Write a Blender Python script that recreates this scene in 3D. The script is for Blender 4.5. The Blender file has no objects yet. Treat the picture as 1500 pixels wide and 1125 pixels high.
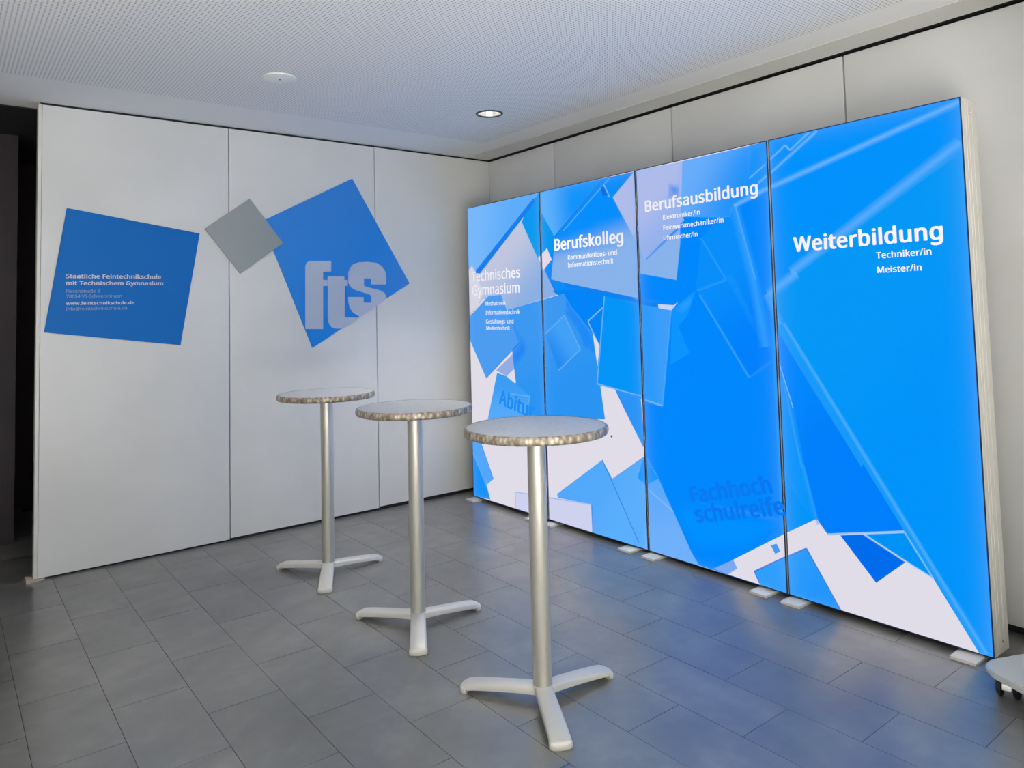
import bpy, bmesh, math, random
from mathutils import Vector, Matrix
from mathutils.geometry import delaunay_2d_cdt, intersect_point_line
random.seed(7)
S = bpy.context.scene
COL = S.collection
# ------------------------------------------------------------------ camera
CAM = Vector((-4.1213, -5.6651, 1.6101))
YAW, PITCH, ROLL = -0.6661, 0.0569, -0.0265
FPX, PPX, PPY = 1084.01, 760.04, 396.06          # for a 1500 x 1125 frame
fw = Vector((-math.sin(YAW)*math.cos(PITCH), math.cos(YAW)*math.cos(PITCH), math.sin(PITCH)))
r0 = Vector((math.cos(YAW), math.sin(YAW), 0)); u0 = r0.cross(fw)
RT = math.cos(ROLL)*r0 + math.sin(ROLL)*u0
UP = -math.sin(ROLL)*r0 + math.cos(ROLL)*u0
cd = bpy.data.cameras.new('camera'); cam = bpy.data.objects.new('camera', cd); COL.objects.link(cam)
m = Matrix((RT, UP, -fw)).transposed().to_4x4(); m.translation = CAM; cam.matrix_world = m
cd.sensor_fit = 'HORIZONTAL'; cd.sensor_width = 36; cd.lens = FPX*36/1500
cd.shift_x = (750-PPX)/1500; cd.shift_y = (PPY-562.5)/1500
cd.clip_start = 0.05; cd.clip_end = 100
S.camera = cam
# ------------------------------------------------------------------ world, daylight, exposure
w = bpy.data.worlds.new('world'); S.world = w; w.use_nodes = True
w.node_tree.nodes['Background'].inputs[0].default_value = (0.75, 0.85, 1.0, 1)
w.node_tree.nodes['Background'].inputs[1].default_value = 0.6
S.view_settings.view_transform = 'Standard'; S.view_settings.look = 'None'
S.view_settings.exposure = 0.0; S.view_settings.gamma = 1.0; S.view_settings.use_curve_mapping = False
def area(name, loc, rot, sx, sy, power, col):
    l = bpy.data.lights.new(name, 'AREA'); l.shape = 'RECTANGLE'; l.size = sx; l.size_y = sy; l.energy = power; l.color = col
    o = bpy.data.objects.new(name, l); COL.objects.link(o); o.location = loc; o.rotation_euler = rot
    return o
# daylight fill, added in the unseen window band behind the camera
area('added_daylight', (-5.1, -8.9, 1.5), (math.radians(100), 0, math.radians(-4)), 5.3, 2.5, 22, (1.0, 0.985, 0.96))
# added sun: bounces off the unseen hall floor to brighten the ceiling
sl = bpy.data.lights.new('sun', 'SUN'); sl.energy = 150; sl.angle = math.radians(1.0); sl.color = (1.0, 0.985, 0.97)
so_ = bpy.data.objects.new('sun', sl); COL.objects.link(so_); so_.location = (-4, -14, 6); so_.rotation_euler = (math.radians(48), 0, 0)
# added fill lamps, unseen, at ceiling height behind the camera
for i, (x, y) in enumerate([(-0.96, -6.9), (-2.51, -6.9), (-4.06, -6.9), (-5.6, -6.9)]):
    area('fill_lamp', (x, y, 3.04), (0, 0, 0), 0.3, 0.3, 8, (1.0, 0.95, 0.86))

S.cycles.caustics_reflective = False; S.cycles.caustics_refractive = False; S.cycles.sample_clamp_indirect = 14.0
# ------------------------------------------------------------------ helpers
def lin(c):
    return tuple(((v/255)/12.92 if v/255 <= 0.04045 else (((v/255)+0.055)/1.055)**2.4) for v in c)
def ray(px, py):
    return fw + RT*((px-PPX)/FPX) - UP*((py-PPY)/FPX)
def hit(px, py, axis, val):
    d = ray(px, py); t = (val-CAM[axis])/d[axis]; return CAM + d*t
MATS = {}
def mat(name, color, rough=0.5, metal=0.0, spec=0.5, emit=None, estr=1.0):
    m = bpy.data.materials.new(name); m.use_nodes = True
    b = m.node_tree.nodes['Principled BSDF']
    b.inputs['Base Color'].default_value = (*color, 1); b.inputs['Roughness'].default_value = rough
    b.inputs['Metallic'].default_value = metal; b.inputs['Specular IOR Level'].default_value = spec
    if emit: b.inputs['Emission Color'].default_value = (*emit, 1); b.inputs['Emission Strength'].default_value = estr
    MATS[name] = m; return m
def N(m, t, **kw):
    n = m.node_tree.nodes.new(t)
    for k, v in kw.items(): setattr(n, k, v)
    return n
def L(m, a, b): m.node_tree.links.new(a, b)
def BS(m): return m.node_tree.nodes['Principled BSDF']
def mathn(m, op, a, b=None, c=None):
    n = N(m, 'ShaderNodeMath', operation=op)
    for i, v in enumerate((a, b, c)):
        if v is None: continue
        if isinstance(v, (int, float)): n.inputs[i].default_value = v
        else: L(m, v, n.inputs[i])
    return n.outputs[0]
def ramp(m, fac, stops):
    n = N(m, 'ShaderNodeValToRGB'); e = n.color_ramp.elements
    while len(e) < len(stops): e.new(0.5)
    for el, (p, c) in zip(e, stops): el.position = p; el.color = (*c, 1)
    L(m, fac, n.inputs[0]); return n.outputs[0]
def noise(m, vec, scale, detail=4, rough=0.55):
    n = N(m, 'ShaderNodeTexNoise'); n.inputs['Scale'].default_value = scale; n.inputs['Detail'].default_value = detail
    n.inputs['Roughness'].default_value = rough
    if vec is not None: L(m, vec, n.inputs['Vector'])
    return n.outputs['Fac']
def bump(m, h, strength, dist):
    n = N(m, 'ShaderNodeBump'); n.inputs['Strength'].default_value = strength; n.inputs['Distance'].default_value = dist
    L(m, h, n.inputs['Height']); L(m, n.outputs[0], BS(m).inputs['Normal'])

def link(name, me, material=None, parent=None):
    o = bpy.data.objects.new(name, me); COL.objects.link(o)
    if material is not None: me.materials.append(material)
    if parent is not None: o.parent = parent
    return o
def tag(o, label=None, cat=None, group=None, kind=None):
    if label: o['label'] = label
    if cat: o['category'] = cat
    if group: o['group'] = group
    if kind: o['kind'] = kind
    return o
def empty(name, loc=(0, 0, 0), rz=0):
    o = bpy.data.objects.new(name, None); COL.objects.link(o); o.location = loc; o.rotation_euler = (0, 0, rz)
    o.empty_display_size = 0.1; return o
def bm_mesh(bm, name, smooth=False, angle=None):
    bmesh.ops.recalc_face_normals(bm, faces=bm.faces)
    me = bpy.data.meshes.new(name); bm.to_mesh(me); bm.free()
    if smooth:
        for p in me.polygons: p.use_smooth = True
        if angle is not None:
            me.set_sharp_from_angle(angle=math.radians(angle))
    return me
def add_box(bm, a, b, bevel=0.0):
    x0, y0, z0 = a; x1, y1, z1 = b
    r = bmesh.ops.create_cube(bm, size=1)
    for v in r['verts']:
        v.co = Vector(((x0+x1)/2+v.co.x*(x1-x0), (y0+y1)/2+v.co.y*(y1-y0), (z0+z1)/2+v.co.z*(z1-z0)))
    if bevel:
        es = list({e for v in r['verts'] for e in v.link_edges})
        bmesh.ops.bevel(bm, geom=es, offset=bevel, segments=2, affect='EDGES', profile=0.7)
def box(name, a, b, material, parent=None, bevel=0.0):
    bm = bmesh.new(); add_box(bm, a, b, bevel)
    return link(name, bm_mesh(bm, name, bevel > 0, 40), material, parent)
def lathe_bm(prof, seg=48):
    bm = bmesh.new(); rings = []
    for r, z in prof:
        if r < 1e-6: rings.append([bm.verts.new((0, 0, z))])
        else: rings.append([bm.verts.new((r*math.cos(2*math.pi*i/seg), r*math.sin(2*math.pi*i/seg), z)) for i in range(seg)])
    for A, B in zip(rings, rings[1:]):
        for i in range(seg):
            j = (i+1) % seg
            if len(A) == 1 and len(B) == 1: continue
            if len(A) == 1: bm.faces.new((A[0], B[i], B[j]))
            elif len(B) == 1: bm.faces.new((A[i], A[j], B[0]))
            else: bm.faces.new((A[i], A[j], B[j], B[i]))
    return bm
def lathe(name, prof, material, parent=None, seg=48, angle=35):
    return link(name, bm_mesh(lathe_bm(prof, seg), name, True, angle), material, parent)
def prism(name, pts, plane, lo, hi, material, parent=None, bevel=0.0):
    """outline pts (2-D) extruded along an axis: plane 'xz' extrudes y, 'yz' extrudes x, 'xy' extrudes z"""
    def P(p, h):
        return {'xz': (p[0], h, p[1]), 'yz': (h, p[0], p[1]), 'xy': (p[0], p[1], h)}[plane]
    bm = bmesh.new()
    A = [bm.verts.new(P(p, lo)) for p in pts]; B = [bm.verts.new(P(p, hi)) for p in pts]
    n = len(pts)
    fa = bm.faces.new(A); fb = bm.faces.new(B)
    for i in range(n): bm.faces.new((A[i], A[(i+1) % n], B[(i+1) % n], B[i]))
    if bevel:
        bmesh.ops.bevel(bm, geom=list(fb.edges)+list(fa.edges), offset=bevel, segments=2, affect='EDGES')
    bm.normal_update()
    bmesh.ops.triangulate(bm, faces=[f for f in bm.faces if len(f.verts) > 4])
    return link(name, bm_mesh(bm, name), material, parent)
def copy_tree(o, parent=None):
    c = o.copy(); COL.objects.link(c)
    if parent is not None: c.parent = parent
    for ch in list(o.children): copy_tree(ch, c)
    return c

# ------------------------------------------------------------------ materials
# partition laminate
m = mat('partition_laminate', lin((224, 223, 217)), 0.38)
tc = N(m, 'ShaderNodeNewGeometry'); nz = noise(m, tc.outputs['Position'], 1.3, 3)
L(m, ramp(m, nz, [(0.3, lin((219, 219, 216))), (0.7, lin((228, 228, 226)))]), BS(m).inputs['Base Color'])
bump(m, noise(m, tc.outputs['Position'], 160, 2), 0.03, 0.002)
mat('dark_gap', (0.008, 0.008, 0.009), 0.7)
mat('edge_profile', lin((226, 224, 212)), 0.35)
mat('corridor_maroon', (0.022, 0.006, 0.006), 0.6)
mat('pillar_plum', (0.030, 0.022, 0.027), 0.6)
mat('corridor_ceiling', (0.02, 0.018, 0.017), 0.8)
mat('hall_wall', lin((205, 202, 195)), 0.8)
mat('shade_pier_grey', lin((190, 189, 186)), 0.7)
mat('window_frame', (0.02, 0.02, 0.022), 0.7, 0, 0.1)
mat('sill_dark', (0.03, 0.03, 0.03), 0.8, 0, 0.1)
# ceiling: painted perforated boards
m = mat('ceiling_perforated', lin((226, 226, 224)), 0.9, 0, 0.2)
geo = N(m, 'ShaderNodeNewGeometry'); sx = N(m, 'ShaderNodeSeparateXYZ'); L(m, geo.outputs['Position'], sx.inputs[0])
PP = 0.020
fx = mathn(m, 'SUBTRACT', mathn(m, 'FRACT', mathn(m, 'DIVIDE', sx.outputs['X'], PP)), 0.5)
fy = mathn(m, 'SUBTRACT', mathn(m, 'FRACT', mathn(m, 'DIVIDE', sx.outputs['Y'], PP)), 0.5)
dd = mathn(m, 'SQRT', mathn(m, 'ADD', mathn(m, 'MULTIPLY', fx, fx), mathn(m, 'MULTIPLY', fy, fy)))
hole = mathn(m, 'LESS_THAN', dd, 0.22)
# a plain rim runs along the walls
rim = mathn(m, 'MULTIPLY', mathn(m, 'LESS_THAN', sx.outputs['Y'], -0.55), mathn(m, 'LESS_THAN', sx.outputs['X'], -0.45))
hole = mathn(m, 'MULTIPLY', hole, rim)
L(m, ramp(m, hole, [(0.0, lin((240, 240, 239))), (1.0, lin((165, 167, 170)))]), BS(m).inputs['Base Color'])
mat('ceiling_plain', lin((218, 217, 211)), 0.85, 0, 0.2)
# floor tiles
m = mat('floor_vinyl', (0.1, 0.1, 0.1), 0.3, 0, 0.5); BS(m).inputs['IOR'].default_value = 2.35
geo = N(m, 'ShaderNodeNewGeometry'); oi = N(m, 'ShaderNodeObjectInfo')
n1 = noise(m, geo.outputs['Position'], 2.2, 6, 0.62); n2 = noise(m, geo.outputs['Position'], 9, 4, 0.5); n3 = noise(m, geo.outputs['Position'], 220, 2, 0.5)
mixf = mathn(m, 'ADD', mathn(m, 'MULTIPLY', n1, 0.62), mathn(m, 'ADD', mathn(m, 'MULTIPLY', n2, 0.28), mathn(m, 'MULTIPLY', n3, 0.10)))
mixf = mathn(m, 'ADD', mixf, mathn(m, 'MULTIPLY', mathn(m, 'SUBTRACT', oi.outputs['Random'], 0.5), 0.06))
L(m, ramp(m, mixf, [(0.34, lin((90, 89, 86))), (0.52, lin((113, 112, 107))), (0.68, lin((138, 136, 128)))]), BS(m).inputs['Base Color'])
L(m, mathn(m, 'MULTIPLY_ADD', n2, 0.06, 0.275), BS(m).inputs['Roughness'])
bump(m, n3, 0.04, 0.001)
mat('floor_joint', (0.032, 0.032, 0.033), 0.8)
# table
m = mat('table_top_grey', lin((205, 205, 203)), 0.35, 0.0)
tcn = N(m, 'ShaderNodeTexCoord'); nz = noise(m, tcn.outputs['Object'], 45, 4)
L(m, ramp(m, nz, [(0.3, lin((198, 198, 196))), (0.7, lin((216, 215, 212)))]), BS(m).inputs['Base Color'])
m = mat('table_rim_metal', (0.6, 0.57, 0.52), 0.4, 0.35)
tcn = N(m, 'ShaderNodeTexCoord'); vo = N(m, 'ShaderNodeTexVoronoi'); vo.inputs['Scale'].default_value = 62
mp = N(m, 'ShaderNodeMapping'); mp.inputs['Scale'].default_value = (1, 1, 0.55)
L(m, tcn.outputs['Object'], mp.inputs[0]); L(m, mp.outputs[0], vo.inputs['Vector'])
nz = noise(m, mp.outputs[0], 60, 3)
mx = mathn(m, 'ADD', mathn(m, 'MULTIPLY', vo.outputs['Distance'], 0.8), mathn(m, 'MULTIPLY', nz, 0.5))
L(m, ramp(m, mx, [(0.30, lin((222, 216, 204))), (0.55, lin((186, 175, 157))), (0.85, lin((138, 124, 106)))]), BS(m).inputs['Base Color'])
bump(m, mx, 0.35, 0.003)
m = mat('pole_aluminium', lin((212, 209, 198)), 0.36, 0.55)
mat('leg_silver', lin((212, 210, 203)), 0.42, 0.25)
mat('foot_cap', lin((218, 216, 206)), 0.35, 0.1)
# light boxes
mat('box_frame', lin((246, 243, 231)), 0.35, 0.0)
mat('box_edge', lin((12, 40, 84)), 0.5)
mat('box_feet', lin((226, 222, 212)), 0.4)
mat('screw', (0.8, 0.8, 0.78), 0.25, 0.9)
mat('lettering_white', lin((120, 120, 125)), 0.8, 0, 0.1, lin((226, 224, 235)), 0.97)
mat('lettering_shade', (0.0, 0.02, 0.08), 0.8, 0, 0.1, lin((4, 116, 234)), 1.0)
mat('lettering_shade_pale', (0.0, 0.02, 0.08), 0.8, 0, 0.1, lin((22, 136, 236)), 1.0)
m = mat('print_backlit', (0.0, 0.0, 0.0), 0.85, 0, 0.02)
ca = N(m, 'ShaderNodeVertexColor'); ca.layer_name = 'print'
L(m, ca.outputs['Color'], BS(m).inputs['Emission Color']); BS(m).inputs['Emission Strength'].default_value = 1.0
# wall signs
mat('sign_blue', lin((4, 112, 196)), 0.45, 0, 0.2)
m = mat('sign_blue_gloss', lin((12, 136, 230)), 0.3); BS(m).inputs['IOR'].default_value = 1.75
mat('sign_grey', lin((158, 164, 163)), 0.4, 0.35)
mat('sign_letter', lin((205, 207, 210)), 0.5)
mat('sign_letter_thin', lin((150, 172, 196)), 0.5)
m = mat('logo_letter', lin((186, 194, 210)), 0.36); BS(m).inputs['IOR'].default_value = 2.0
# lamp, base, wedge
mat('lamp_ring', (0.05, 0.055, 0.06), 0.35, 0.6)
mat('lamp_reflector', (0.85, 0.83, 0.80), 0.25, 0.4)
mat('lamp_bulb', (1, 1, 1), 0.5, 0, 0.5, (1.0, 0.94, 0.86), 6.0)
mat('cover_cap', lin((250, 250, 240)), 0.6)
m = mat('acrylic_plate', lin((236, 240, 238)), 0.15)
BS(m).inputs['Transmission Weight'].default_value = 0.35
mat('caster_rubber', (0.012, 0.012, 0.013), 0.5)
mat('chrome', (0.75, 0.75, 0.75), 0.15, 1.0)
mat('wedge_wood', lin((205, 186, 164)), 0.6)

# ------------------------------------------------------------------ room shell
H = 3.053; CZ = 3.071
WL = 1.2079; LX = -3*WL
R1, RW = 0.9513, 1.2859
XMIN, YMIN = -8.0, -9.0
# floor: sub-floor with single tiles laid in a half bond
fl = box('floor', (XMIN, YMIN, -0.06), (0.3, 2.6, -0.0035), MATS['floor_joint']); tag(fl, 'grey stone-look vinyl tile floor with dark joints', 'floor', kind='structure')
TX, TY = 0.3003, 0.605
bm = bmesh.new(); add_box(bm, (-TX/2+0.0012, -TY/2+0.0012, -0.0034), (TX/2-0.0012, TY/2-0.0012, 0))
tile_me = bm_mesh(bm, 'floor_tile'); tile_me.materials.append(MATS['floor_vinyl'])
def in_view(p):
    d = p-CAM; z = d.dot(fw)
    if z < 0.3: return False
    px = PPX+FPX*d.dot(RT)/z; py = PPY-FPX*d.dot(UP)/z
    return -130 < px < 1630 and py < 1330
rest = bmesh.new(); ntile = 0; cand = []
row = -1
while True:
    xc = -0.523+TX*1.5-TX*(row+1); row += 1
    if xc < XMIN: break
    y = -2.99 + (TY/2 if row % 2 == 1 else 0) - TY/2 if True else 0
    k0 = int((YMIN-y)/TY)-1
    for k in range(k0, k0+40):
        yc = y+k*TY
        if yc-TY/2 < YMIN or yc+TY/2 > 2.75 or xc+TX/2 > 0.42: continue
        cand.append((xc, yc))
vis = sorted([c for c in cand if in_view(Vector((c[0], c[1], 0))) and not (c[1] > 0.35 and c[0] > -3.3)], key=lambda c: (Vector((c[0], c[1], 0))-CAM).length)[:295]
vs = set(vis)
for (xc, yc) in cand:
    if (xc, yc) in vs:
        o = bpy.data.objects.new('floor_tile', tile_me); COL.objects.link(o); o.location = (xc, yc, 0); o.parent = fl
    else:
        add_box(rest, (xc-TX/2+0.0012, yc-TY/2+0.0012, -0.0034), (xc+TX/2-0.0012, yc+TY/2-0.0012, 0))
o = link('floor_tile_field', bm_mesh(rest, 'floor_tile_field'), MATS['floor_vinyl'], fl); o['kind'] = 'stuff'

# ceiling with the two round openings
LAMP = (-0.961, -1.344); CAP = (-2.509, -1.317)
bm = bmesh.new()
def loop(pts):
    vv = [bm.verts.new((p[0], p[1], CZ)) for p in pts]
    return [bm.edges.new((vv[i], vv[(i+1) % len(vv)])) for i in range(len(vv))]
ed = loop([(XMIN, YMIN), (0.3, YMIN), (0.3, 0.2), (XMIN, 0.2)])
ed += loop([(LAMP[0]+0.088*math.cos(a*math.pi/20), LAMP[1]+0.088*math.sin(a*math.pi/20)) for a in range(40)])
bmesh.ops.triangle_fill(bm, edges=ed, use_beauty=True)
for f in list(bm.faces):
    if f.normal.z > 0: f.normal_flip()
me = bpy.data.meshes.new('ceiling'); bm.to_mesh(me); bm.free()
ce = link('ceiling', me, MATS['ceiling_perforated']); tag(ce, 'white perforated ceiling boards', 'ceiling', kind='structure')
box('ceiling_slab', (XMIN, YMIN, CZ+0.16), (0.3, 2.6, CZ+0.25), MATS['corridor_ceiling'], ce)
# plain strip of the ceiling along the right hand partition with the partition track
t1 = box('trim_1', (-0.235, YMIN, CZ-0.006), (-0.022, -0.012, CZ-0.0005), MATS['ceiling_plain']); tag(t1, 'plain ceiling strip along the partition behind the light panels', 'trim', kind='structure')
# left partition wall
wl = box('wall_left', (LX+0.01, 0.02, 0.0), (0.02, 0.075, CZ+0.02), MATS['dark_gap']); tag(wl, 'white movable partition wall of three wide panels', 'wall', kind='structure')
G = 0.0035
for i in range(3):
    zb = (0.012, 0.020, 0.030)[i]
    x0 = LX+i*WL+(0.022 if i == 0 else G); x1 = LX+(i+1)*WL-(G if i < 2 else 0.0)
    box('panel', (x0, 0.0, zb), (x1, 0.04, H), MATS['partition_laminate'], wl, 0.0015)
box('edge_profile', (LX, -0.003, 0.006), (LX+0.020, 0.085, H+0.004), MATS['edge_profile'], wl, 0.002)
box('bottom_seal', (LX+0.022, 0.012, 0.0), (0.0, 0.03, 0.031), MATS['dark_gap'], wl)
# right partition wall
wr = box('wall_right', (0.02, YMIN, 0.0), (0.09, 0.02, CZ+0.02), MATS['dark_gap']); tag(wr, 'light grey partition wall of tall panels behind the light panels', 'wall', kind='structure')
ys = [0.0, -R1]+[-R1-RW*k for k in range(1, 7)]
for a, b in zip(ys, ys[1:]):
    box('panel', (0.0, max(b+0.005, YMIN), 0.035), (0.04, a-(0.005 if a < 0 else 0.001), H-0.003), MATS['partition_laminate'], wr, 0.0015)
box('bottom_seal', (0.012, YMIN, 0.0), (0.03, 0.0, 0.036), MATS['dark_gap'], wr)
box('track', (-0.022, YMIN, CZ-0.007), (0.02, 0.0, CZ-0.0004), MATS['dark_gap'], wr)
# dim corridor beyond the end of the left partition
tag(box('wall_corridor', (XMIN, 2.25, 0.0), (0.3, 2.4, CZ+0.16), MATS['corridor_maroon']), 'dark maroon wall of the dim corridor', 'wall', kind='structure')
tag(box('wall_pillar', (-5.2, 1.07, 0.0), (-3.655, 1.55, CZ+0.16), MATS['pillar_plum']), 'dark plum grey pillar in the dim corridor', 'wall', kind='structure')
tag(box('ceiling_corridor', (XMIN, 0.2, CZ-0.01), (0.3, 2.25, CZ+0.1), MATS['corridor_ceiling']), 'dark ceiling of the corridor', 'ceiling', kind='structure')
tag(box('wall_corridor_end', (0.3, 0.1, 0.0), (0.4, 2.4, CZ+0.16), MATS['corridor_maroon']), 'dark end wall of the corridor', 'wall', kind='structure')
tag(box('wall_shade_pier', (-0.85, -5.12, 0.0), (0.0, -4.96, CZ), MATS['shade_pier_grey']), 'short wall pier added just outside the view to shade the right wall', 'wall', kind='structure')  # unseen pier, added to keep light off the right wall
# unseen hall behind the camera; its window band is added to light the room
wb = box('wall_back', (XMIN, YMIN-0.15, 0.0), (0.3, YMIN, 0.1), MATS['sill_dark']); tag(wb, 'plain wall behind the viewer', 'wall', kind='structure')
box('lintel', (XMIN, YMIN-0.15, 2.9), (0.3, YMIN, CZ+0.16), MATS['hall_wall'], wb)
box('pier', (XMIN, YMIN-0.15, 0.1), (-7.75, YMIN, 2.9), MATS['hall_wall'], wb)
box('pier', (-2.45, YMIN-0.15, 0.1), (0.3, YMIN, 2.9), MATS['hall_wall'], wb)  # solid stretch shaped to darken the right partition
wi = empty('added_window', (-5.1, YMIN-0.08, 0.1)); tag(wi, 'wide window band added unseen behind the viewer', 'window', kind='structure')
for x in (-2.62, -1.31, 0.0, 1.31, 2.62):
    box('mullion', (x-0.03, -0.04, 0.0), (x+0.03, 0.02, 2.8), MATS['window_frame'], wi)
for z in (0.0, 2.76): box('rail', (-2.65, -0.04, z), (2.65, 0.02, z+0.04), MATS['window_frame'], wi)
mat('bounce_matting', (0.36, 0.355, 0.345), 1.0, 0, 0.0)  # matte surface added out of view to bounce the sun upwards
tag(box('bounce_mat', (-7.95, -8.99, 0.0), (-2.2, -5.4, 0.008), MATS['bounce_matting']), 'wide pale grey mat added unseen behind the viewer to bounce sunlight', 'mat')
tag(box('wall_side', (XMIN-0.15, YMIN-0.15, 0.0), (XMIN, 2.4, CZ+0.16), MATS['hall_wall']), 'plain side wall of the hall', 'wall', kind='structure')

# ------------------------------------------------------------------ ceiling lamp and blank cover
cl = empty('ceiling_downlight', (LAMP[0], LAMP[1], CZ)); tag(cl, 'lit round recessed downlight with dark ring in the ceiling', 'ceiling light')
lathe('ring', [(0.084, 0.004), (0.084, -0.005), (0.090, -0.008), (0.100, -0.004), (0.101, 0.0), (0.084, 0.004)], MATS['lamp_ring'], cl)
lathe('reflector', [(0.085, -0.003), (0.078, 0.03), (0.062, 0.07), (0.045, 0.095), (0.0, 0.10)], MATS['lamp_reflector'], cl)
lathe('bulb', [(0.0, 0.035), (0.022, 0.04), (0.032, 0.055), (0.030, 0.075), (0.018, 0.094), (0.0, 0.096)], MATS['lamp_bulb'], cl, 24)
sp = bpy.data.lights.new('downlight', 'SPOT'); sp.energy = 150; sp.spot_size = math.radians(96); sp.spot_blend = 0.9; sp.shadow_soft_size = 0.06; sp.color = (1.0, 0.94, 0.85)
so = bpy.data.objects.new('downlight', sp); COL.objects.link(so); so.location = (0, 0, -0.012); so.parent = cl
cc = empty('ceiling_cover', (CAP[0], CAP[1], CZ)); tag(cc, 'flat round blank cover plate on the ceiling, unlit', 'cover plate')
lathe('plate', [(0.0, -0.010), (0.090, -0.009), (0.098, -0.006), (0.100, 0.0)], MATS['cover_cap'], cc)
o = lathe('screw', [(0.0, -0.014), (0.005, -0.013), (0.006, -0.009)], MATS['lamp_ring'], cc, 12)

# ------------------------------------------------------------------ bar tables
def make_table():
    t = empty('bar_table')
    top = lathe('table_top', [(0.0, 1.131), (0.285, 1.131), (0.297, 1.1295), (0.297, 1.100), (0.27, 1.098), (0.0, 1.098)], MATS['table_top_grey'], t, 72)
    lathe('rim', [(0.2925, 1.1312), (0.299, 1.1308), (0.304, 1.127), (0.3065, 1.118), (0.3065, 1.108), (0.304, 1.100), (0.298, 1.0955), (0.288, 1.0955)], MATS['table_rim_metal'], top, 72, 60)
    lathe('mounting_plate', [(0.0, 1.098), (0.11, 1.098), (0.11, 1.092), (0.05, 1.088), (0.0, 1.088)], MATS['leg_silver'], t, 32)
    lathe('pole', [(0.0375, 0.064), (0.039, 0.068), (0.039, 1.092)], MATS['pole_aluminium'], t, 40)
    lathe('hub', [(0.0, 0.071), (0.036, 0.071), (0.043, 0.067), (0.045, 0.060), (0.043, 0.036), (0.0, 0.034)], MATS['leg_silver'], t, 32)
    # one arm of the three-armed foot, built along +x
    st = [(0.010, 0.036, 0.068, 0.036), (0.05, 0.037, 0.067, 0.036), (0.12, 0.0385, 0.062, 0.034), (0.22, 0.040, 0.053, 0.027), (0.30, 0.041, 0.045, 0.020), (0.335, 0.0415, 0.039, 0.014), (0.352, 0.040, 0.032, 0.008)]
    bm = bmesh.new(); rings = []
    for r, hw, zt, zb in st:
        sec = [(-hw, zb), (-hw, zt-0.009), (-hw+0.003, zt-0.004), (-hw+0.010, zt-0.001), (0, zt), (hw-0.010, zt-0.001), (hw-0.003, zt-0.004), (hw, zt-0.009), (hw, zb), (0, zb+0.004)]
        rings.append([bm.verts.new((r, y, z)) for y, z in sec])
    for A, B in zip(rings, rings[1:]):
        for i in range(len(A)): bm.faces.new((A[i], A[(i+1) % len(A)], B[(i+1) % len(A)], B[i]))
    bm.faces.new(rings[0]); bm.faces.new(rings[-1])
    leg_me = bm_mesh(bm, 'leg', True, 40); leg_me.materials.append(MATS['leg_silver'])
    # rounded glide at the tip of the arm
    bm = bmesh.new()
    def ring(off, z):
        pts = [(0.330, -0.0435+off)]
        for k in range(13):
            a = -math.pi/2+math.pi*k/12
            pts.append((0.346+(0.020-off)*math.cos(a), (0.0445-off)*math.sin(a)))
        pts.append((0.330, 0.0435-off))
        return [bm.verts.new((x, y, z)) for x, y in pts]
    rr = [ring(0.004, 0.0), ring(0.0, 0.004), ring(0.0, 0.020), ring(0.003, 0.027), ring(0.010, 0.031)]
    for A, B in zip(rr, rr[1:]):
        for i in range(len(A)): bm.faces.new((A[i], A[(i+1) % len(A)], B[(i+1) % len(A)], B[i]))
    bm.faces.new(rr[0]); bm.faces.new(rr[-1])
    cap_me = bm_mesh(bm, 'foot_cap', True, 45); cap_me.materials.append(MATS['foot_cap'])
    for a in (123, -3, -119):
        lg = link('leg', leg_me, None, t); lg.rotation_euler = (0, 0, math.radians(a))
        link('foot_cap', cap_me, None, lg)
    return t
tb = make_table()
GR = 'round bar tables standing in a row'
tb.location = (-2.122, -3.208, 0)
tag(tb, 'round grey bar table on a silver pole, nearest to the viewer', 'bar table', GR)
t2 = copy_tree(tb); t2.location = (-2.126, -2.200, 0); t2.rotation_euler[2] = math.radians(-1.5)
tag(t2, 'round grey bar table on a silver pole, middle one of the row', 'bar table', GR)
t3 = copy_tree(tb); t3.location = (-2.153, -1.130, 0); t3.rotation_euler[2] = math.radians(2)
tag(t3, 'round grey bar table on a silver pole, farthest one, nearest the partition wall', 'bar table', GR)

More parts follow.
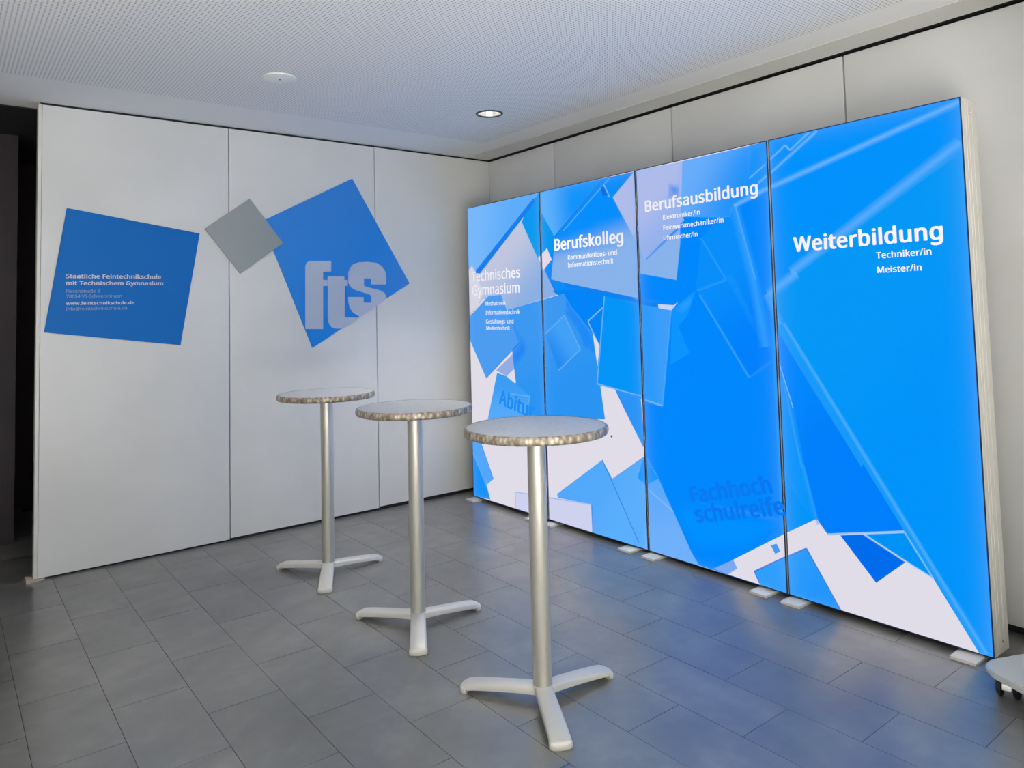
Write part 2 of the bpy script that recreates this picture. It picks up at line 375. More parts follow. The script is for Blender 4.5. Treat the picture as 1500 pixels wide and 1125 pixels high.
# ------------------------------------------------------------------ text
import os
try:      # the sans serif that ships with Blender; its built-in text font is the fallback
    FONT = bpy.data.fonts.load(os.path.join(bpy.utils.system_resource('DATAFILES', path='fonts'), 'NotoSansHebrew-Regular.woff2'))
except Exception:
    FONT = None
def text_mesh(s, p0, p1, bold=0.0, ys=1.0, tilt=None):
    """per word: 2-D mesh data of a text line whose ink runs from p0 (left end of the baseline) to p1 (right end)"""
    cu = bpy.data.curves.new('t', 'FONT'); cu.body = s; cu.size = 1.0; cu.resolution_u = 3; cu.fill_mode = 'FRONT'
    cu.space_character = 1.0+bold*1.6
    if FONT: cu.font = FONT
    ob = bpy.data.objects.new('t', cu); COL.objects.link(ob)
    dg = bpy.context.evaluated_depsgraph_get(); me = bpy.data.meshes.new_from_object(ob.evaluated_get(dg))
    bpy.data.objects.remove(ob); bpy.data.curves.remove(cu)
    V = [v.co.copy() for v in me.vertices]; F = [tuple(p.vertices) for p in me.polygons]
    bpy.data.meshes.remove(me)
    x0 = min(v.x for v in V)-bold; x1 = max(v.x for v in V)+bold
    # word boundaries: the widest gaps between the glyphs
    iv = sorted((min(V[k].x for k in f), max(V[k].x for k in f)) for f in F); gaps = []; e = iv[0][1]
    for lo, hi in iv:
        if lo > e: gaps.append((lo-e, (lo+e)/2))
        e = max(e, hi)
    cuts = sorted(g[1] for g in sorted(gaps, reverse=True)[:s.count(' ')])
    a = Vector(p0); b = Vector(p1)
    d = b-a if tilt else Vector((b.x-a.x, 0))
    if not tilt: a = Vector((a.x, (a.y+b.y)/2))
    n = Vector((-d.y, d.x)); k = 1/(x1-x0)
    sh = [(0, 0)] if bold <= 0 else [(0, 0)]+[(bold*math.cos(q*math.pi/4), bold*0.55*math.sin(q*math.pi/4)) for q in range(8)]
    out = []
    for wi_, wd in enumerate(s.split(' ')):
        fs = [f for f in F if sum(c < V[f[0]].x for c in cuts) == wi_]
        ids = sorted({q for f in fs for q in f}); mp_ = {q: j for j, q in enumerate(ids)}
        VV = []; FF = []
        for dx, dy in sh:
            o_ = len(VV); VV += [a + d*((V[q].x+dx-x0)*k) + n*((V[q].y+dy)*k*ys) for q in ids]
            FF += [tuple(mp_[q]+o_ for q in f) for f in fs]
        out.append((wd, VV, FF, len(ids)))
    return out

# ------------------------------------------------------------------ light panels
BX = -0.4234; BY0 = 0.2302; PW = 1.016; ZB, ZT = 0.025, 2.5508; DEP = 0.170; GAP = 0.0095
ZO = {1: (680, 240, .18667), 2: (680, 430, .18667), 3: (680, 600, .18667), 4: (920, 200, .18667), 5: (920, 400, .18667), 6: (920, 600, .18667),
      7: (920, 750, .18667), 8: (1120, 130, .24), 9: (1120, 400, .25333), 10: (1120, 680, .25333)}
def uv(z, x, y):
    ox, oy, s = ZO[z]; p = hit(ox+x*s, oy+y*s, 0, BX); return Vector((-p.y-BY0, p.z))
def pts(*a):
    """mixed list: an int switches the crop the following (x, y) pairs were measured in"""
    out = []; z = None
    for q in a:
        if isinstance(q, int): z = q
        else: out.append(uv(z, *q))
    return out
LAY = []     # painter's list of the printed artwork: ('poly', points, colour or gradient, feather)
def poly(col, *a, grad=None, alpha=1.0, soft=0.0):
    P = pts(*a); g = None
    if grad: ga = pts(*grad[0]); g = (ga[0], ga[1], lin(grad[1]))
    LAY.append(('poly', P, lin(col), g, alpha, soft))
def line(col, wd, *a, alpha=1.0):
    P = pts(*a)
    for A, B in zip(P, P[1:]):
        d = (B-A).normalized(); n = Vector((-d.y, d.x))*wd/2
        LAY.append(('line', [A+n, A-n, B-n, B+n], lin(col), (A, B, wd/2), alpha, 0))
WHITE = (224, 221, 232)
# --- first and second panel, upper part
poly((192, 198, 222), 1, (445, 440), (730, 1030), 2, (780, -5), (420, 105), (330, 135), (150, 40), (45, 180), 1, (20, 1090), (20, 850), grad=((1, (300, 700), (500, 1110)), (140, 175, 226)))
poly((214, 214, 228), 1, (20, 840), (60, 800), (150, 1010), (110, 1110), (40, 1180), (20, 1180))
poly((12, 150, 240), 1, (450, 455), (540, 250), (600, 215), (705, 560), (690, 730), (640, 830), (590, 770), grad=((1, (560, 330), (600, 620)), (0, 155, 236)))
poly((20, 132, 240), 1, (628, 830), (690, 740), (700, 930), (775, 1000), (722, 1026))
poly((120, 184, 250), 1, (0, 345), (590, 222), (575, 250), (550, 275), (95, 860), (62, 800), (20, 850), grad=((1, (60, 420), (420, 420)), (92, 172, 250)))
poly((22, 126, 238), 1, (540, 272), (562, 292), (122, 862), (92, 858), (88, 842))
poly((228, 218, 230), 1, (580, 738), (650, 662), (686, 752), (622, 832))
poly((96, 178, 250), 1, (596, 222), (1095, 112), (705, 568), (596, 365), grad=((1, (610, 330), (860, 260)), (14, 148, 250)))
poly((22, 146, 250), 1, (1090, 118), (1335, 62), (1165, 265), (1150, 300), (1095, 165))
poly((8, 140, 248), 1, (596, 222), (1340, 60), (1400, 1060), 2, (1100, 30), (1050, 400), (1010, 318), (800, 0), (700, -10), 1, (740, 1010), (640, 830), (690, 752), (650, 662), (596, 720))
poly((228, 218, 230), 1, (580, 738), (650, 662), (686, 752), (622, 832))
poly((96, 178, 250), 1, (596, 222), (1095, 112), (705, 568), (596, 365), grad=((1, (610, 330), (860, 260)), (14, 148, 250)))
poly((0, 150, 238), 1, (596, 365), (705, 565), (690, 740), (650, 662), (596, 720))
# S: the sheet that carries the second heading
poly((4, 142, 252), 1, (1095, 150), (1345, 600), 4, (130, 960), (440, 660), (410, 830), (383, 1125), 5, (362, 250), (0, 182), 1, (1372, 1055), (780, 932), (682, 905), (700, 720), (712, 575),
     grad=((1, (980, 480), (1010, 700)), (136, 178, 234)))
poly((20, 138, 246), 1, (690, 655), (1270, 595), (1275, 655), (695, 722), soft=0.05, alpha=0.55)
line((14, 116, 226), 0.014, 1, (1085, 122), (708, 572))
line((96, 186, 252), 0.010, 1, (1140, 112), (775, 528), alpha=0.8)
poly((12, 108, 222), 1, (1072, 190), (1092, 165), (1130, 240), (1088, 252))
line((120, 196, 252), 0.012, 1, (1095, 165), (1140, 260), alpha=0.9)
# third panel, upper part
poly((0, 136, 252), 4, (400, 200), (1140, 30), 7, (1240, 640), (160, 290), 6, (140, 350), 5, (70, 0), 4, (380, 1125), (410, 830))
poly((104, 172, 250), 4, (422, 196), (955, 72), (945, 330), (830, 540), (805, 630), (420, 632), grad=((4, (470, 300), (840, 520)), (34, 148, 250)))
poly((24, 148, 250), 4, (955, 70), (1090, 36), (1095, 420), (830, 545), (945, 330))
poly((176, 188, 234), 1, (1335, 58), (1165, 262), (1345, 605), 4, (130, 958), (440, 655), (418, 600), (425, 196), (50, 268), grad=((4, (200, 400), (380, 640)), (150, 178, 236)))
poly((84, 146, 238), 4, (312, 362), (414, 368), (412, 480), (305, 490), soft=0.03)
poly((36, 134, 238), 4, (442, 650), (425, 715), (140, 978), (128, 945), soft=0.012)
line((60, 170, 255), 0.012, 4, (560, 628), (800, 632), alpha=0.5)
poly((8, 142, 250), 4, (572, 795), (700, 645), (815, 628), (900, 900), 5, (1120, 690), (950, 822), (530, 130), grad=((5, (600, 100), (900, 600)), (0, 130, 252)))
line((60, 165, 255), 0.020, 4, (572, 795), (770, 1125), 5, (540, 140), alpha=0.5)
line((70, 170, 255), 0.022, 5, (560, 170), (700, 400), (950, 820), alpha=0.65)
line((40, 150, 252), 0.016, 5, (950, 820), (1125, 690), alpha=0.6)
poly((26, 150, 252), 5, (735, 0), (830, 0), (1080, 560), (1060, 590), soft=0.03, alpha=0.7)
line((54, 164, 255), 0.09, 4, (830, 545), (985, 1125), 5, (1080, 580), alpha=0.75)
line((96, 184, 255), 0.016, 4, (840, 540), (1000, 1125), alpha=0.6)
poly((14, 150, 255), 5, (345, 285), (530, 135), (470, 330), (395, 420), (485, 630), (332, 722), alpha=0.85)
poly((60, 166, 255), 5, (350, 285), (530, 140), (500, 260), (420, 330), soft=0.04, alpha=0.7)
# second panel, middle part
poly((0, 132, 248), 2, (690, -20), (800, -30), (1095, -20), (1400, 60), (1400, 800), (1050, 720), (970, 340), (740, 15))
poly((60, 152, 240), 2, (340, 130), (420, 105), (780, 0), (840, 100), (1010, 315), (1105, 985), 3, (1110, 76), (420, 80), 2, (400, 700), (380, 480), grad=((2, (700, 150), (860, 700)), (42, 148, 242)))
poly((14, 134, 248), 2, (800, 0), (850, 110), (1010, 320), (1030, 480), (930, 420), (905, 330), (780, 150), soft=0.02, alpha=0.75)
poly((66, 160, 246), 2, (635, 318), (785, 172), (912, 440), (740, 604), grad=((2, (800, 330), (690, 500)), (34, 138, 242)))
line((110, 184, 250), 0.012, 2, (635, 318), (785, 172), (912, 440), (740, 604), alpha=0.7)
line((150, 200, 252), 0.010, 2, (1085, 112), (970, 218), (1055, 400), alpha=0.95)
poly(WHITE, 2, (1008, 312), (1062, 408), (1046, 575))
# sheet across the second and third panel
poly((2, 148, 248), 2, (1100, 10), (1400, 85), 5, (80, 240), (338, 292), (270, 1042), (100, 985), 2, (1400, 812), (1043, 708), grad=((5, (60, 600), (300, 600)), (62, 158, 250)))
line((120, 192, 252), 0.012, 2, (1100, 20), (1043, 708), alpha=0.8)
line((130, 196, 252), 0.012, 2, (1043, 708), (1400, 812), 5, (100, 985), (270, 1042), alpha=0.8)
line((90, 176, 252), 0.012, 5, (270, 1042), (338, 292), alpha=0.6)
poly((10, 130, 240), 1, (780, 932), (1372, 1058), 5, (0, 184), (238, 235), (238, 268), (0, 232), 2, (1400, 85), (1100, 22), (800, -45), alpha=0.85)
poly((200, 210, 248), 5, (235, 244), (360, 252), (395, 226), (340, 292), (238, 274))
# --- first panel, middle part
poly((34, 134, 246), 2, (285, 15), (345, 165), (500, 400), (480, 500), (385, 600), (360, 480), (425, 390), soft=0.05)
poly((76, 156, 240), 2, (30, 195), (190, 20), (290, 10), (427, 390), (172, 664), (30, 330))
line((30, 110, 220), 0.010, 2, (427, 392), (172, 664), alpha=0.8)
poly((150, 172, 226), 2, (250, 602), (380, 478), (388, 585), (328, 646))
line((40, 120, 225), 0.008, 2, (388, 588), (328, 648), alpha=0.8)
poly(WHITE, 2, (330, 650), (392, 590), (406, 702))
poly((60, 156, 242), 2, (258, 622), (330, 648), (520, 805), (490, 950), (620, 960), 3, (620, 60), (180, 75), 2, (185, 985), grad=((2, (300, 700), (300, 950)), (84, 170, 250)))
line((110, 180, 250), 0.010, 2, (360, 785), (515, 808), (488, 945), alpha=0.8)
poly((90, 168, 250), 3, (430, 240), (365, 240), (418, 300))
poly((84, 166, 250), 3, (55, 200), (115, 212), (230, 545), (172, 592), (55, 330))
poly((22, 146, 250), 3, (55, 325), (78, 370), (175, 592), (205, 705), (55, 675))
line((130, 190, 250), 0.02, 3, (70, 340), (190, 640), alpha=0.6)
line((20, 90, 200), 0.007, 3, (115, 212), (230, 545), alpha=0.9)
# --- second panel, lower part
poly((40, 148, 246), 2, (1185, 752), (1400, 812), 5, (100, 985), 6, (140, 370), 3, (1408, 292), (1260, 0))
line((20, 100, 210), 0.007, 2, (1185, 752), 3, (1260, 0), (1406, 292), alpha=0.8)
poly((82, 168, 250), 3, (728, 662), (1085, 394), (1165, 546), (1410, 372), (1445, 1110), (1005, 990), (1000, 745), (735, 692), grad=((3, (1000, 560), (1250, 900)), (90, 174, 252)))
poly((50, 156, 250), 3, (1390, 420), (1412, 372), (1420, 590), (1360, 540))
line((20, 106, 216), 0.007, 3, (1085, 396), (1370, 1042), alpha=0.9)
line((40, 120, 220), 0.006, 3, (1160, 546), (1408, 374), alpha=0.8)
poly((206, 210, 238), 3, (402, 646), (660, 690), (1000, 745), (1010, 985), (402, 790))
line((150, 180, 236), 0.010, 3, (402, 800), (402, 646), (660, 690), (1000, 745), alpha=0.9)
line((30, 120, 230), 0.012, 3, (1000, 748), (1010, 985), alpha=0.9)
poly((30, 60, 140), 3, (1150, 200), (1164, 204), (1162, 220), (1150, 216))
poly((180, 215, 252), 2, (640, 682), (660, 682), (662, 702), (640, 702), soft=0.006)
# --- third panel, lower part
poly((92, 168, 250), 3, (1405, 380), 6, (135, 362), (232, 520), (300, 680), (356, 800), (500, 1125), 7, (560, 420), (160, 330), (130, 290), 6, (140, 600), grad=((6, (180, 600), (320, 1060)), (112, 176, 250)))
line((150, 196, 252), 0.008, 6, (150, 620), (356, 800), alpha=0.8)
poly((20, 150, 250), 6, (75, 530), (135, 370), (240, 540), (150, 590))
poly((0, 150, 255), 6, (350, 790), (420, 700), (1200, 860), (1200, 960), (930, 1125), (505, 1125), soft=0.08, alpha=0.6)
poly((124, 168, 240), 7, (670, 445), (825, 375), (858, 442), (790, 490))
poly(WHITE, 7, (825, 374), (1200, 186), 10, (100, 410), (302, 315), (320, 350), (366, 408), (432, 410), (645, 686), (815, 566), (978, 665), (1245, 1090), (1240, 1130), (400, 850), 7, (1250, 640), (785, 490), (858, 442))
poly((66, 154, 236), 7, (1120, 262), (1165, 248), (1196, 308), (1155, 330))
poly((46, 158, 252), 7, (990, 466), (1232, 352), 10, (130, 535), (242, 486), (444, 850), (0, 730), 7, (1040, 575), grad=((10, (60, 560), (300, 800)), (34, 150, 252)))
line((10, 90, 210), 0.008, 7, (1032, 560), (990, 466), (1235, 352), 10, (130, 534), (242, 486), (444, 850), alpha=0.9)
# --- fourth panel
poly((0, 146, 252), 8, (0, 300), (1210, 30), 10, (1340, 1130), (1240, 1090), (978, 665), (810, 390), (366, 408), (302, 315), (100, 410), 9, (40, 400), grad=((8, (500, 500), (900, 900)), (0, 148, 250)))
poly((0, 136, 253), 9, (70, 300), (200, 500), (620, 1125), 10, (810, 392), (366, 408), (305, 320), 9, (80, 600), grad=((9, (150, 600), (420, 1000)), (0, 127, 251)))
poly((4, 152, 246), 8, (1200, 330), (380, 960), (160, 1125), 9, (30, 100), (60, 250), (160, 330), (620, 1125), 10, (1290, 1100), (1310, 1100), (1200, 0), 9, (1240, 500), grad=((9, (300, 300), (900, 900)), (0, 148, 250)))
poly((10, 150, 252), 9, (80, 600), (150, 700), (235, 1125), 10, (305, 320), (280, 320), 9, (95, 1125), alpha=0.8)
line((70, 170, 255), 0.02, 9, (75, 470), (215, 1125), alpha=0.5)
line((150, 205, 255), 0.006, 9, (75, 490), (165, 780), alpha=0.8)
line((50, 160, 255), 0.03, 10, (218, 0), (310, 350), alpha=0.6)
poly((24, 156, 250), 9, (80, 270), (130, 300), (640, 1125), 10, (1300, 1100), (1240, 1092), (570, 0), 9, (560, 1125), (75, 330), alpha=0.9)
line((84, 176, 255), 0.026, 9, (110, 290), (620, 1125), 10, (1285, 1100), alpha=0.75)
line((100, 178, 255), 0.07, 8, (1195, 325), (160, 1120), alpha=0.75)
line((100, 178, 255), 0.07, 9, (185, 0), (20, 125), alpha=0.8)
line((90, 174, 255), 0.06, 9, (10, 120), (90, 300), alpha=0.7)
line((110, 184, 255), 0.04, 4, (830, 545), (1075, 415), 8, (40, 600), (1190, 78), alpha=0.85)
line((120, 192, 255), 0.012, 8, (30, 435), (125, 345), (155, 375), (275, 262), alpha=0.8)
line((120, 192, 255), 0.022, 4, (1020, 365), (1110, 290), 8, (35, 515), (320, 258), alpha=0.8)
line((120, 192, 255), 0.010, 4, (950, 330), (1080, 215), alpha=0.7)
poly((0, 108, 236), 10, (438, 412), (570, 404), (815, 566), (645, 686))
poly((0, 146, 246), 10, (570, 404), (808, 392), (975, 664), (815, 564))
line((170, 214, 255), 0.012, 10, (366, 407), (808, 391), alpha=0.9)
line((200, 225, 255), 0.014, 10, (572, 404), (815, 562), (978, 664), alpha=0.9)
line((110, 190, 255), 0.010, 10, (808, 392), (975, 660), alpha=0.8)

def inside(P, q):
    c = False; j = len(P)-1
    for i in range(len(P)):
        a, b = P[i], P[j]
        if (a.y > q.y) != (b.y > q.y) and q.x < (b.x-a.x)*(q.y-a.y)/(b.y-a.y)+a.x: c = not c
        j = i
    return c
def edge_dist(P, q):
    best = 9
    for i in range(len(P)):
        a, b = P[i-1], P[i]; d = b-a; t = max(0, min(1, (q-a).dot(d)/max(d.length_squared, 1e-9)))
        best = min(best, (q-a-d*t).length)
    return best
BB = []
for l in LAY:
    P = l[1]; BB.append((min(p.x for p in P), max(p.x for p in P), min(p.y for p in P), max(p.y for p in P)))
BASE = lin(WHITE)
def colour(q, c, ulo, uhi):
    """q: point where colour is wanted, c: a point just inside the same triangle, used for the inside tests"""
    col = Vector(BASE)
    for l, bb in zip(LAY, BB):
        if not (bb[0] <= c.x <= bb[1] and bb[2] <= c.y <= bb[3]): continue
        kind, P, cc, g, al, soft = l
        if not inside(P, c): continue
        cc = Vector(cc)
        if kind == 'line':
            A, B, hw = g; d = (B-A).normalized(); off = abs((q-A).x*d.y-(q-A).y*d.x)
            al = al*max(0.0, 1-off/hw) if hw > 0.006 else al*0.8
        else:
            if g:
                d = g[1]-g[0]; t = max(0, min(1, (q-g[0]).dot(d)/d.length_squared)); t = t*t*(3-2*t)
                cc = cc.lerp(Vector(g[2]), t)
            if soft: al = al*min(1.0, edge_dist(P, q)/soft)
        col = col.lerp(cc, al)
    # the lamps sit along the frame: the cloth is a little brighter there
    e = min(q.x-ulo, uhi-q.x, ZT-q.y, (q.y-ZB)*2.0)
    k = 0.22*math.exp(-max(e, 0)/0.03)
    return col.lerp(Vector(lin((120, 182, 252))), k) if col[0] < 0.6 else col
def print_mesh(i):
    ulo, uhi = i*PW+GAP, (i+1)*PW-GAP; vlo, vhi = ZB+0.005, ZT-0.005
    V = []; E = []
    def seg(a, b):
        k = len(V); V.append(Vector(a)); V.append(Vector(b)); E.append((k, k+1))
    c4 = [(ulo, vlo), (uhi, vlo), (uhi, vhi), (ulo, vhi)]
    for k in range(4): seg(c4[k], c4[(k+1) % 4])
    def clip(a, b):
        t0, t1 = 0.0, 1.0; d = b-a
        for p, q in ((-d.x, a.x-ulo), (d.x, uhi-a.x), (-d.y, a.y-vlo), (d.y, vhi-a.y)):
            if abs(p) < 1e-12:
                if q < 0: return None
            else:
                r = q/p
                if p < 0: t0 = max(t0, r)
                else: t1 = min(t1, r)
        return (a+d*t0, a+d*t1) if t1-t0 > 1e-6 else None
    for l in LAY:
        P = l[1]
        segs = [(P[k], P[(k+1) % len(P)]) for k in range(len(P))]
        if l[0] == 'line': segs.append((l[3][0], l[3][1]))
        for a, b in segs:
            c = clip(a, b)
            if c: seg(*c)
    us = [ulo+0.012, ulo+0.03, uhi-0.03, uhi-0.012]+[ulo+0.06+k*(uhi-ulo-0.12)/24 for k in range(25)]
    vs_ = [vlo+0.015, vlo+0.03, vhi-0.012, vhi-0.03]+[vlo+0.06+k*(vhi-vlo-0.12)/62 for k in range(63)]
    for a in us:
        for b in vs_: V.append(Vector((a+random.uniform(-.001, .001), b+random.uniform(-.001, .001))))
    ov, oe, of, *_ = delaunay_2d_cdt(V, E, [], 0, 1e-5)
    F = []; C = []
    for f in of:
        if len(f) != 3: continue
        cen = (ov[f[0]]+ov[f[1]]+ov[f[2]])/3
        if not (ulo < cen.x < uhi and vlo < cen.y < vhi): continue
        a, b, c = (ov[k] for k in f)
        if (b-a).cross(c-a) < 0: f = [f[0], f[2], f[1]]
        F.append(f)
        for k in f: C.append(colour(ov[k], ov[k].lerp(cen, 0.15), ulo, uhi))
    me = bpy.data.meshes.new('printed_cloth')
    me.from_pydata([(0.0, -(v.x-(i+0.5)*PW), v.y) for v in ov], [], F)
    at = me.color_attributes.new('print', 'FLOAT_COLOR', 'CORNER')
    buf = []
    for c in C: buf += [c[0], c[1], c[2], 1.0]
    at.data.foreach_set('color', buf)
    return me
TEXT = [  # panel, text, left end of the baseline, right end, bold, height factor, material, tilted
 (0, 'Technisches', (1, 60, 920), (1, 440, 893), .02, 1.0, 'lettering_white', 0),
 (0, 'Gymnasium', (1, 65, 1030), (1, 436, 1012), .014, 1.0, 'lettering_white', 0),
 (0, 'Mechatronik', (2, 170, 93), (2, 328, 90), .014, 1.0, 'lettering_white', 0),
 (0, 'Informationstechnik', (2, 170, 164), (2, 438, 161), .014, 1.0, 'lettering_white', 0),
 (0, 'Gestaltungs- und', (2, 172, 236), (2, 388, 233), .014, 1.0, 'lettering_white', 0),
 (0, 'Medientechnik', (2, 175, 289), (2, 360, 285), .014, 1.0, 'lettering_white', 0),
 (1, 'Berufskolleg', (1, 708, 675), (1, 1250, 620), .028, 1.0, 'lettering_white', 0),
 (1, 'Kommunikations- und', (1, 815, 752), (1, 1200, 714), .02, 1.0, 'lettering_white', 0),
 (1, 'Informationstechnik', (1, 815, 812), (1, 1172, 780), .02, 1.0, 'lettering_white', 0),
 (2, 'Berufsausbildung', (4, 135, 590), (4, 1020, 448), .028, 1.0, 'lettering_white', 0),
 (2, 'Elektroniker/in', (4, 275, 652), (4, 565, 612), .02, 1.0, 'lettering_white', 0),
 (2, 'Feinwerkmechaniker/in', (4, 278, 735), (4, 750, 672), .02, 1.0, 'lettering_white', 0),
 (2, 'Uhrmacher/in', (4, 280, 814), (4, 547, 782), .02, 1.0, 'lettering_white', 0),
 (3, 'Weiterbildung', (8, 178, 992), (8, 1092, 918), .030, 1.0, 'lettering_white', 0),
 (3, 'Techniker/in', (8, 683, 1036), (8, 1020, 1012), .02, 1.0, 'lettering_white', 0),
 (3, 'Meister/in', (8, 690, 1125), (8, 960, 1108), .02, 1.0, 'lettering_white', 0),
 (0, 'Abitur', (2, 272, 862), (2, 545, 985), .03, 1.1, 'lettering_shade_pale', 1),
 (2, 'Fachhoch', (6, 505, 728), (6, 1140, 648), .042, 1.0, 'lettering_shade', 1),
 (2, 'schulreife', (6, 540, 884), (6, 1245, 822), .042, 1.0, 'lettering_shade', 1),
]
PLAB = ['illuminated blue and white panel headed Technisches Gymnasium, nearest the corner', 'illuminated blue and white panel headed Berufskolleg', 'illuminated blue panel headed Berufsausbildung', 'illuminated blue panel headed Weiterbildung, nearest to the viewer']
FOOT = [(0.058, 0.145), (0.060, 0.150), (0.060, 0.140), (0.058, 0.105)]   # distance of the two feet from the panel's edges
for i in range(4):
    lp = empty('light_panel', (BX, -BY0-(i+0.5)*PW, 0)); tag(lp, PLAB[i], 'light panel', 'backlit display panels in a row')
    a, b = -PW/2+GAP*0.55, PW/2-GAP*0.55
    # frame: four aluminium bars and a back sheet
    bm = bmesh.new()
    fw_ = 0.03
    add_box(bm, (0.004, a, ZB), (DEP, a+fw_, ZT)); add_box(bm, (0.004, b-fw_, ZB), (DEP, b, ZT))
    add_box(bm, (0.004, a+fw_, ZB), (DEP, b-fw_, ZB+fw_)); add_box(bm, (0.004, a+fw_, ZT-fw_), (DEP, b-fw_, ZT))
    fr = link('frame', bm_mesh(bm, 'frame'), MATS['box_frame'], lp)
    box('back_sheet', (DEP-0.012, a+fw_, ZB+fw_), (DEP-0.006, b-fw_, ZT-fw_), MATS['box_feet'], fr)
    for yy, hh in ((a, -0.001), (b, 0.001)):
        for xo in (0.045, 0.075, 0.118):
            box('groove', (xo, min(yy, yy+hh), ZB+0.002), (xo+0.004, max(yy, yy+hh), ZT-0.002), MATS['box_frame'], fr)
    # keder edge round the cloth
    bm = bmesh.new(); e = 0.005
    add_box(bm, (-0.0005, a, ZB), (0.0045, a+e, ZT)); add_box(bm, (-0.0005, b-e, ZB), (0.0045, b, ZT))
    add_box(bm, (-0.0005, a+e, ZB), (0.0045, b-e, ZB+e)); add_box(bm, (-0.0005, a+e, ZT-e), (0.0045, b-e, ZT))
    link('edge_strip', bm_mesh(bm, 'edge_strip'), MATS['box_edge'], lp)
    pm = link('printed_cloth', print_mesh(i), MATS['print_backlit'], lp); pm['label'] = 'backlit printed cloth of overlapping blue and white sheets'
    for (k, s, p0, p1, bo, ysc, mt, tl) in TEXT:
        if k != i: continue
        A, B = uv(*p0), uv(*p1)
        for wd, VV, FF, nv in text_mesh(s, A, B, bo, ysc, tl):
            me = bpy.data.meshes.new('lettering'); me.from_pydata([(-0.0012-0.00006*(q//nv), -(v.x-(i+0.5)*PW), v.y) for q, v in enumerate(VV)], [], FF)
            lt = link('lettering', me, MATS[mt], pm); lt['label'] = ('white' if mt == 'lettering_white' else 'darker blue')+' printed word '+wd.replace('/', ' ')
    for yc in (PW/2-FOOT[i][0], -PW/2+FOOT[i][1]):
        box('foot', (-0.082, yc-0.055, 0.0), (DEP+0.06, yc+0.055, 0.014), MATS['box_feet'], lp, 0.003)
        box('foot_post', (0.05, yc-0.02, 0.012), (0.11, yc+0.02, ZB+0.002), MATS['box_frame'], lp)
    for z in (ZB+0.05, ZT-0.06):
        sc = lathe('screw', [(0.0, 0.004), (0.005, 0.003), (0.007, 0.0)], MATS['screw'], fr, 12)
        sc.location = (0.10, a, z); sc.rotation_euler = (math.radians(90), 0, 0)

# ------------------------------------------------------------------ signs on the left partition
def wpt(px, py, y=-0.010): p = hit(px, py, 1, y); return (p.x, p.z)
def sign(name, corners, th, y_back, material):
    c = [wpt(*q, y=y_back-th) for q in corners]
    return prism(name, c, 'xz', y_back, y_back-th, material, None, 0.0012)
s1 = empty('wall_sign'); tag(s1, 'tilted blue square sign with white address lettering on the partition wall', 'sign')
b1 = sign('board', [(98, 304.5), (292.5, 342), (264.5, 505.5), (64.5, 487)], 0.010, -0.0008, MATS['sign_blue']); b1.parent = s1
def ztxt(x, y): return wpt(60+x*.16, 380+y*.16, -0.0115)
for s, p0, p1, bo, ysc, mt in [('Staatliche Feintechnikschule', (226, 181), (1100, 166), .035, .86, 'sign_letter'), ('mit Technischem Gymnasium', (228, 245), (1120, 224), .035, .86, 'sign_letter'),
        ('Rietenstraße 9', (230, 307), (540, 301), .0, .95, 'sign_letter_thin'), ('78054 VS-Schwenningen', (232, 356), (740, 342), .0, .95, 'sign_letter_thin'),
        ('www.feintechnikschule.de', (230, 423), (855, 404), .03, .9, 'sign_letter'), ('info@feintechnikschule.de', (232, 472), (790, 452), .0, .95, 'sign_letter_thin')]:
    for wd, VV, FF, nv in text_mesh(s, ztxt(*p0), ztxt(*p1), bo, ysc, 0):
        me = bpy.data.meshes.new('lettering'); me.from_pydata([(v.x, -0.0114-0.00006*(q//nv), v.y) for q, v in enumerate(VV)], [], FF); link('lettering', me, MATS[mt], b1)
s2 = empty('wall_sign'); tag(s2, 'tilted light blue square sign with large fts logo letters', 'sign')
b2 = sign('board', [(383.5, 324), (516, 261.5), (600, 415), (458, 509.5)], 0.010, -0.0008, MATS['sign_blue_gloss']); b2.parent = s2
def zl(x, y): return wpt(400+x*.14667, 380+y*.14667, -0.0115)
def arc(cx, cy, rx, ry, a0, a1, n=7):
    return [(cx+rx*math.cos(math.radians(a0+(a1-a0)*k/n)), cy+ry*math.sin(math.radians(a0+(a1-a0)*k/n))) for k in range(n+1)]
LF = arc(382, 75, 60, 60, 180, 270)+[(580, 15), (580, 120), (500, 124), (500, 205), (543, 205), (543, 266), (500, 266), (500, 696), (322, 696)]
LT = [(546, 170), (712, 170), (712, 205), (746, 205), (746, 266), (716, 266), (716, 580), (855, 580), (690, 690), (640, 692), (600, 688)]+[(572, 665), (552, 625), (546, 590)]
LS = [(1130, 250), (980, 250), (980, 190), (908, 190), (908, 262), (935, 275), (1060, 306), (1110, 330), (1130, 370), (1134, 396), (868, 574), (800, 535), (765, 480), (752, 420), (750, 375),
      (905, 375), (905, 431), (982, 431), (982, 362), (960, 350), (820, 305), (770, 275), (752, 235), (752, 130), (768, 85), (800, 48), (860, 28), (950, 24), (1040, 36), (1090, 72), (1120, 120), (1130, 170)]
for q in (LF, LT, LS):
    o = prism('logo_letter', [zl(*p) for p in q], 'xz', -0.0105, -0.0120, MATS['logo_letter'], b2)
s3 = sign('wall_sign', [(300.5, 335), (366, 291), (415, 356), (352, 401)], 0.008, -0.0112, MATS['sign_grey']); tag(s3, 'small plain silver grey square sign overlapping the blue one', 'sign')

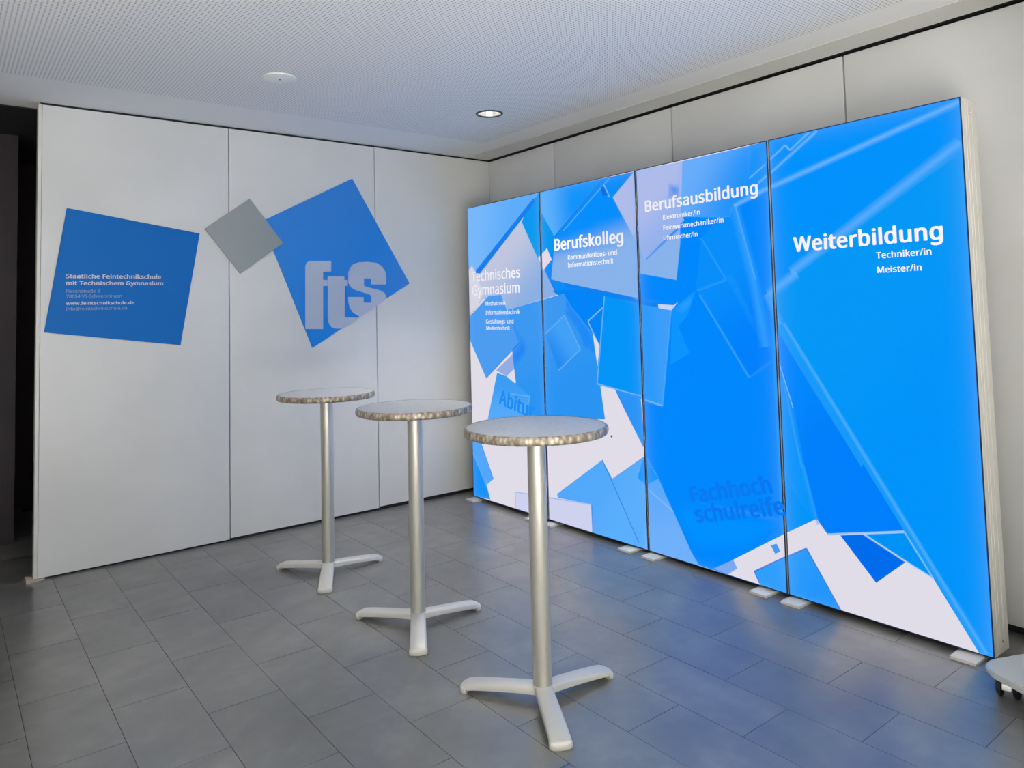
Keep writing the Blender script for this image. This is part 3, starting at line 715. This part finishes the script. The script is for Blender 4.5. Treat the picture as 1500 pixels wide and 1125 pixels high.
# ------------------------------------------------------------------ rolling base at the right edge, wooden wedge
rb = empty('rolling_base', (-0.745, -4.372, 0), math.radians(-24)); tag(rb, 'low translucent rolling base plate on casters beside the last light panel', 'rolling base')
def rrect(x0, y0, x1, y1, r):
    out = []
    for cx, cy, a in ((x1-r, y1-r, 0), (x0+r, y1-r, 90), (x0+r, y0+r, 180), (x1-r, y0+r, 270)):
        out += [(cx+r*math.cos(math.radians(a+k*15)), cy+r*math.sin(math.radians(a+k*15))) for k in range(7)]
    return out
prism('plate', rrect(-0.02, -0.40, 0.46, 0.03, 0.09), 'xy', 0.104, 0.128, MATS['acrylic_plate'], rb, 0.004)
def caster(x, y, rz):
    c = empty('caster', (x, y, 0), rz); c.parent = rb; c.scale = (1.48, 1.48, 1.48)
    bm = bmesh.new()
    for s in (-1, 1):
        prof = [(0.0, 0.016), (0.022, 0.016), (0.027, 0.012), (0.027, 0.004), (0.022, 0.0), (0.0, 0.0)]
        t = lathe_bm(prof, 24); me = bpy.data.meshes.new('tmp'); t.to_mesh(me); t.free()
        M_ = Matrix.Translation((0.012, s*0.020+0.008, 0.027)) @ Matrix.Rotation(math.radians(90), 4, 'X')
        me.transform(M_); bm.from_mesh(me); bpy.data.meshes.remove(me)
    link('wheel', bm_mesh(bm, 'wheel', True, 40), MATS['caster_rubber'], c)
    bm = bmesh.new(); n = 10
    A = []; B = []
    for k in range(n+1):
        a = math.radians(-20+200*k/n)
        A.append((0.012+0.032*math.cos(a), 0.028+0.032*math.sin(a))); B.append((0.012+0.029*math.cos(a), 0.028+0.029*math.sin(a)))
    ring = A+B[::-1]
    va = [bm.verts.new((x_, -0.011, z_)) for x_, z_ in ring]; vb = [bm.verts.new((x_, 0.011, z_)) for x_, z_ in ring]
    bm.faces.new(va); bm.faces.new(vb)
    for k in range(len(ring)): bm.faces.new((va[k], va[(k+1) % len(ring)], vb[(k+1) % len(ring)], vb[k]))
    bm.normal_update()
    bmesh.ops.triangulate(bm, faces=[f for f in bm.faces if len(f.verts) > 4])
    add_box(bm, (-0.008, -0.008, 0.055), (0.008, 0.008, 0.071)); add_box(bm, (-0.025, -0.025, 0.066), (0.025, 0.025, 0.070))
    link('hood', bm_mesh(bm, 'hood', True, 40), MATS['chrome'], c)
caster(0.070, -0.035, 0.6); caster(0.40, -0.045, 2.0); caster(0.045, -0.33, -0.7); caster(0.40, -0.33, 1.0)
bm = bmesh.new()
for x, y, z in ((-3.665, -0.03, 0), (-3.565, -0.012, 0), (-3.565, 0.05, 0), (-3.665, 0.06, 0), (-3.665, -0.03, 0.022), (-3.565, -0.012, 0.006), (-3.565, 0.05, 0.006), (-3.665, 0.06, 0.022)): bm.verts.new((x, y, z))
bm.verts.ensure_lookup_table(); v = bm.verts
for q in ((3, 2, 1, 0), (4, 5, 6, 7), (0, 1, 5, 4), (1, 2, 6, 5), (2, 3, 7, 6), (3, 0, 4, 7)): bm.faces.new([v[k] for k in q])
tag(link('floor_wedge', bm_mesh(bm, 'floor_wedge'), MATS['wedge_wood']), 'small beige wooden wedge under the end of the partition wall', 'wedge')
